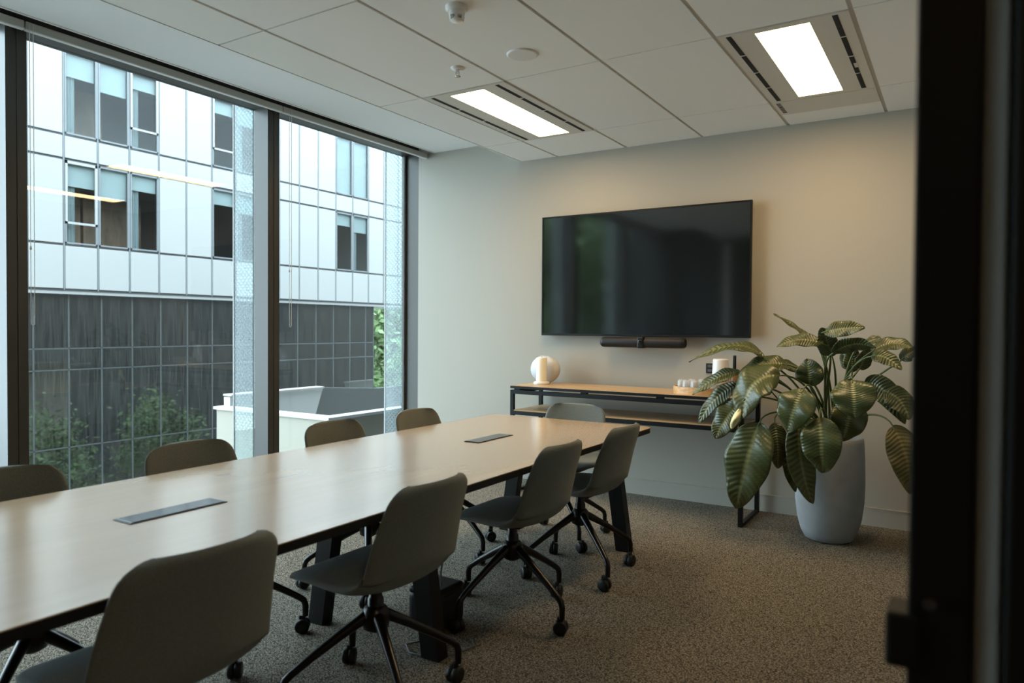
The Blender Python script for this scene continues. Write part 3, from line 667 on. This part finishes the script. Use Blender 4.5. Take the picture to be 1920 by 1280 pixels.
# ================================================================== PLANT
LEAVES = [
 (((-1.041,4.62,1.105),(-1.214,4.58,1.178),(-1.491,4.55,1.07)),0.122,(0,-0.45,1)),
 (((-0.912,4.66,1.064),(-1.042,4.6,1.063),(-1.171,4.55,0.987)),0.15,(0,-0.75,0.8)),
 (((-1.178,4.6,1.014),(-1.31,4.56,0.974),(-1.458,4.52,0.86)),0.112,(-0.2,-0.7,0.8)),
 (((-1.182,4.62,0.929),(-1.32,4.6,0.845),(-1.436,4.58,0.667)),0.119,(-0.3,-0.8,0.4)),
 (((-0.924,4.52,1.006),(-1.06,4.44,0.946),(-1.107,4.4,0.744)),0.239,(-0.3,-0.9,0.5)),
 (((-1.157,4.58,0.832),(-1.244,4.54,0.72),(-1.307,4.52,0.593)),0.164,(-0.2,-1,0.2)),
 (((-1.022,4.45,0.723),(-1.077,4.38,0.484),(-1.143,4.42,0.194)),0.262,(-0.1,-1,0.15)),
 (((-0.946,4.5,0.723),(-0.922,4.48,0.59),(-0.924,4.5,0.449)),0.117,(0.3,-1,0)),
 (((-0.772,4.42,0.937),(-0.806,4.36,0.832),(-0.849,4.38,0.691)),0.203,(-0.1,-1,0.35)),
 (((-0.678,4.4,0.782),(-0.658,4.34,0.633),(-0.654,4.38,0.474)),0.204,(0,-1,0.25)),
 (((-0.808,4.5,0.753),(-0.782,4.44,0.515),(-0.721,4.48,0.268)),0.149,(0.5,-1,-0.1)),
 (((-0.889,4.56,0.572),(-0.859,4.54,0.443),(-0.829,4.55,0.31)),0.08,(0.6,-1,0)),
 (((-0.783,4.72,1.223),(-0.876,4.7,1.301),(-0.995,4.66,1.38)),0.073,(0.4,-0.35,1)),
 (((-0.694,4.58,1.198),(-0.815,4.54,1.222),(-0.94,4.5,1.179)),0.099,(-0.2,-0.8,0.7)),
 (((-0.682,4.62,1.128),(-0.691,4.6,1.175),(-0.736,4.58,1.213)),0.065,(0.6,-1,-0.2)),
 (((-0.684,4.56,1.27),(-0.581,4.52,1.29),(-0.463,4.5,1.297)),0.099,(0.1,-1,0.5)),
 (((-0.649,4.62,1.125),(-0.674,4.6,1.214),(-0.704,4.56,1.295)),0.105,(0.5,-1,-0.5)),
 (((-0.636,4.56,1.146),(-0.524,4.52,1.202),(-0.407,4.5,1.183)),0.103,(0,-0.8,-0.7)),
 (((-0.44,4.62,1.156),(-0.339,4.58,1.207),(-0.226,4.54,1.186)),0.105,(0.1,-0.8,0.8)),
 (((-0.432,4.54,1.134),(-0.359,4.5,1.131),(-0.274,4.46,1.068)),0.087,(0.1,-0.9,0.6)),
 (((-0.492,4.74,1.199),(-0.445,4.72,1.222),(-0.398,4.7,1.235)),0.069,(0.1,-0.8,0.7)),
 (((-0.59,4.8,1.043),(-0.602,4.8,1.102),(-0.613,4.78,1.18)),0.065,(-0.5,-1,-0.2)),
 (((-0.558,4.78,1.029),(-0.559,4.78,1.1),(-0.552,4.76,1.197)),0.094,(0,-1,-0.3)),
 (((-0.516,4.74,1.049),(-0.49,4.74,1.107),(-0.454,4.7,1.185)),0.087,(0.3,-1,-0.3)),
 (((-0.772,4.64,0.947),(-0.775,4.62,1.026),(-0.789,4.64,1.108)),0.157,(-0.1,-1,0.1)),
 (((-0.517,4.44,1.003),(-0.499,4.36,0.911),(-0.492,4.36,0.799)),0.218,(0.05,-1,0.4)),
 (((-0.469,4.6,0.983),(-0.362,4.58,0.932),(-0.259,4.54,0.762)),0.128,(0.4,-0.9,-0.3)),
 (((-0.367,4.58,0.934),(-0.289,4.54,0.894),(-0.236,4.5,0.792)),0.129,(0.3,-1,0.4)),
 (((-0.528,4.5,0.877),(-0.538,4.46,0.765),(-0.567,4.48,0.65)),0.183,(0.2,-1,-0.2)),
 (((-0.32,4.55,0.747),(-0.246,4.5,0.576),(-0.223,4.52,0.381)),0.165,(0.2,-1,0.1)),
 (((-0.29,4.66,1.112),(-0.247,4.64,1.154),(-0.195,4.6,1.177)),0.08,(0.2,-0.9,0.5)),
 (((-0.809,4.54,0.736),(-0.742,4.5,0.676),(-0.71,4.5,0.529)),0.12,(0.1,-1,0.1)),
 (((-1.045,4.76,1.035),(-0.94,4.72,1.064),(-0.841,4.7,1.013)),0.092,(0.1,-0.6,0.8)),
]
PX, PY = -.675, 4.775
pl = empty('potted_plant', (PX, PY, 0)); tag(pl, 'large-leaved green plant in a tall grey concrete pot by the wall', 'plant')
pot = MB().lathe([(.118,0),(.140,.010),(.162,.055),(.182,.13),(.196,.24),(.199,.36),(.196,.50),(.190,.60),(.187,.628),(.181,.632),(.174,.628),(.172,.59)], n=48).build('pot', 'pot_concrete', pl)
MB().lathe([(0,.598),(.174,.592)], n=32, caps=False).build('soil', 'soil', pl)
def leaf(P, width, nh, m, seed):
    R = random.Random(seed)
    P0, Pm, P2 = [Vector(p)-Vector((PX,PY,0)) for p in P]; P1 = Pm*2-(P0+P2)*.5
    NL, NW = 100, 14; nh = Vector(nh).normalized(); L = (Pm-P0).length+(P2-Pm).length
    vs = []; vein = []; ph = R.random()*6
    nv = 17 if L > .22 else 12
    for i in range(NL+1):
        t = i/NL; p = P0*(1-t)**2+P1*2*t*(1-t)+P2*t*t; tg = (P1-P0)*2*(1-t)+(P2-P1)*2*t; tg.normalize()
        sd = tg.cross(nh)
        if sd.length < .05: sd = tg.cross(Vector((.3,.2,1)))
        sd.normalize(); nn = sd.cross(tg).normalized()
        prof = (math.sin(PI*min(1, t**.86))**.60)*(1-.16*t) if 0 < t < 1 else 0
        w = width*.5*max(prof, .012)*1.16
        for k in range(NW+1):
            u = -1+2*k/NW; au = abs(u)
            # folded along the midrib, ribbed by side veins that sweep to the tip
            s = (t-au*.27*width/L)*nv; rib = .5+.5*math.cos(2*PI*s)
            z = w*(.28*au-.20*au*au)+(-.0045+.0068*rib)*min(1, au*6)*(1-au**6)
            z += .010*math.sin(5*t*PI+ph+u*2)*au*width/.2 - .04*width*au**3*math.sin(PI*t)
            vs.append(p+sd*(u*w)+nn*z)
            vein.append(max(0, (1-rib)**4*.45*(1-au*.4)+ (1.0 if au < .04 else .0)+ .10*R.random() + .30*(t**6)))
    fs = [(i*(NW+1)+k, i*(NW+1)+k+1, (i+1)*(NW+1)+k+1, (i+1)*(NW+1)+k) for i in range(NL) for k in range(NW)]
    mb = MB().add(vs, fs, True); o = mb.build('leaf', m, pl)
    at = o.data.attributes.new('vein', 'FLOAT', 'POINT'); at.data.foreach_set('value', vein)
    sol = o.modifiers.new('thick', 'SOLIDIFY'); sol.thickness = .0012; sol.offset = 0
    # leaf stalk rises from the soil
    a = R.uniform(0,2*PI); st = Vector((P0.x*.14+.03*math.cos(a), (P0.y)*.10+.03*math.sin(a), .60))
    tg0 = (P1-P0).normalized(); up = Vector((0,0,max(.12,(P0.z-.6)*.55)))
    c1 = st+up+Vector((P0.x*.05,P0.y*.05,.08)); c2 = P0-tg0*.10+Vector((0,0,.02))
    pts = []
    for i in range(13):
        t = i/12; pts.append(st*(1-t)**3+c1*3*t*(1-t)**2+c2*3*t*t*(1-t)+P0*t**3)
    pts.append(P0+tg0*.03)
    MB().tube(pts, [.0085-.0045*i/13 for i in range(14)], 7).build('stalk', 'petiole', o)
for q, (P, w, nh) in enumerate(LEAVES): leaf(P, w, nh, 'plant_leaf_old' if q == 29 else 'plant_leaf', 100+q)
# one pale spathe
fm = MB(); R = random.Random(2); A, Bm, Cc = [Vector(p)-Vector((PX,PY,0)) for p in ((-1.128,4.42,.803),(-1.150,4.40,.742),(-1.176,4.42,.680))]
vs_ = []
for i in range(15):
    t = i/14; p = A.lerp(Bm, t*2) if t < .5 else Bm.lerp(Cc, t*2-1); w = .027*math.sin(PI*(.10+.86*t))**.7
    for k in range(9):
        u = -1+k/4; vs_.append(p+Vector((u*w*.95, -.018*(1-u*u)+.004*math.sin(t*9+u*3), u*w*.25)))
fm.add(vs_, [(i*9+k,i*9+k+1,(i+1)*9+k+1,(i+1)*9+k) for i in range(14) for k in range(8)], True)
fo = fm.build('spathe', 'flower', pl); fo['label'] = 'pale yellow spathe'
so_ = fo.modifiers.new('thick','SOLIDIFY'); so_.thickness = .002
MB().tube([Vector((-.08,-.05,.6)), Vector((-.30,-.28,.92)), Vector((-.43,-.36,.86)), A], .0045, 7).build('flower_stalk', 'petiole', fo)

# ================================================================== CABLES UNDER THE TABLE
bx = empty('cable_bag', (-1.905, 2.45, 0)); tag(bx, 'black cable box standing on the carpet under the table', 'cable box')
MB().rbox(-.085,.085,-.10,.10,.004,.165,.03,4).build('body', 'black_plastic', bx)
MB().rbox(-.080,.080,-.095,.095,.150,.180,.014,3).build('lid', 'black_metal', bx)
ad = empty('power_adapter', (-1.775, 2.285, 0)); ad.rotation_euler = (0,0,.5); tag(ad, 'small grey power adapter lying in front of the cable box', 'adapter')
MB().rbox(-.035,.035,-.022,.022,.002,.030,.005).build('body', 'adapter_grey', ad)
MB().rbox(-.022,.022,-.0235,-.020,.010,.022,.001,1).build('label_strip', 'cord_white', ad)
c1 = MB().tube([(-1.735,2.33,.688),(-1.745,2.335,.60),(-1.76,2.34,.48),(-1.80,2.36,.34),(-1.86,2.42,.24),(-1.87,2.44,.182)], .0035, 6).build('hanging_cable', 'cord_grey')
tag(c1, 'thin dark cable hanging from the table down to the cable box', 'cable')
c2 = MB().tube([(-1.80,2.30,.015),(-1.85,2.27,.006),(-1.88,2.22,.005),(-1.82,2.17,.005),(-1.72,2.18,.005),(-1.66,2.26,.005),(-1.64,2.36,.005),(-1.69,2.40,.01)], .004, 6).build('floor_cable', 'cord_grey')
tag(c2, 'grey cable looped on the carpet around the adapter', 'cable')
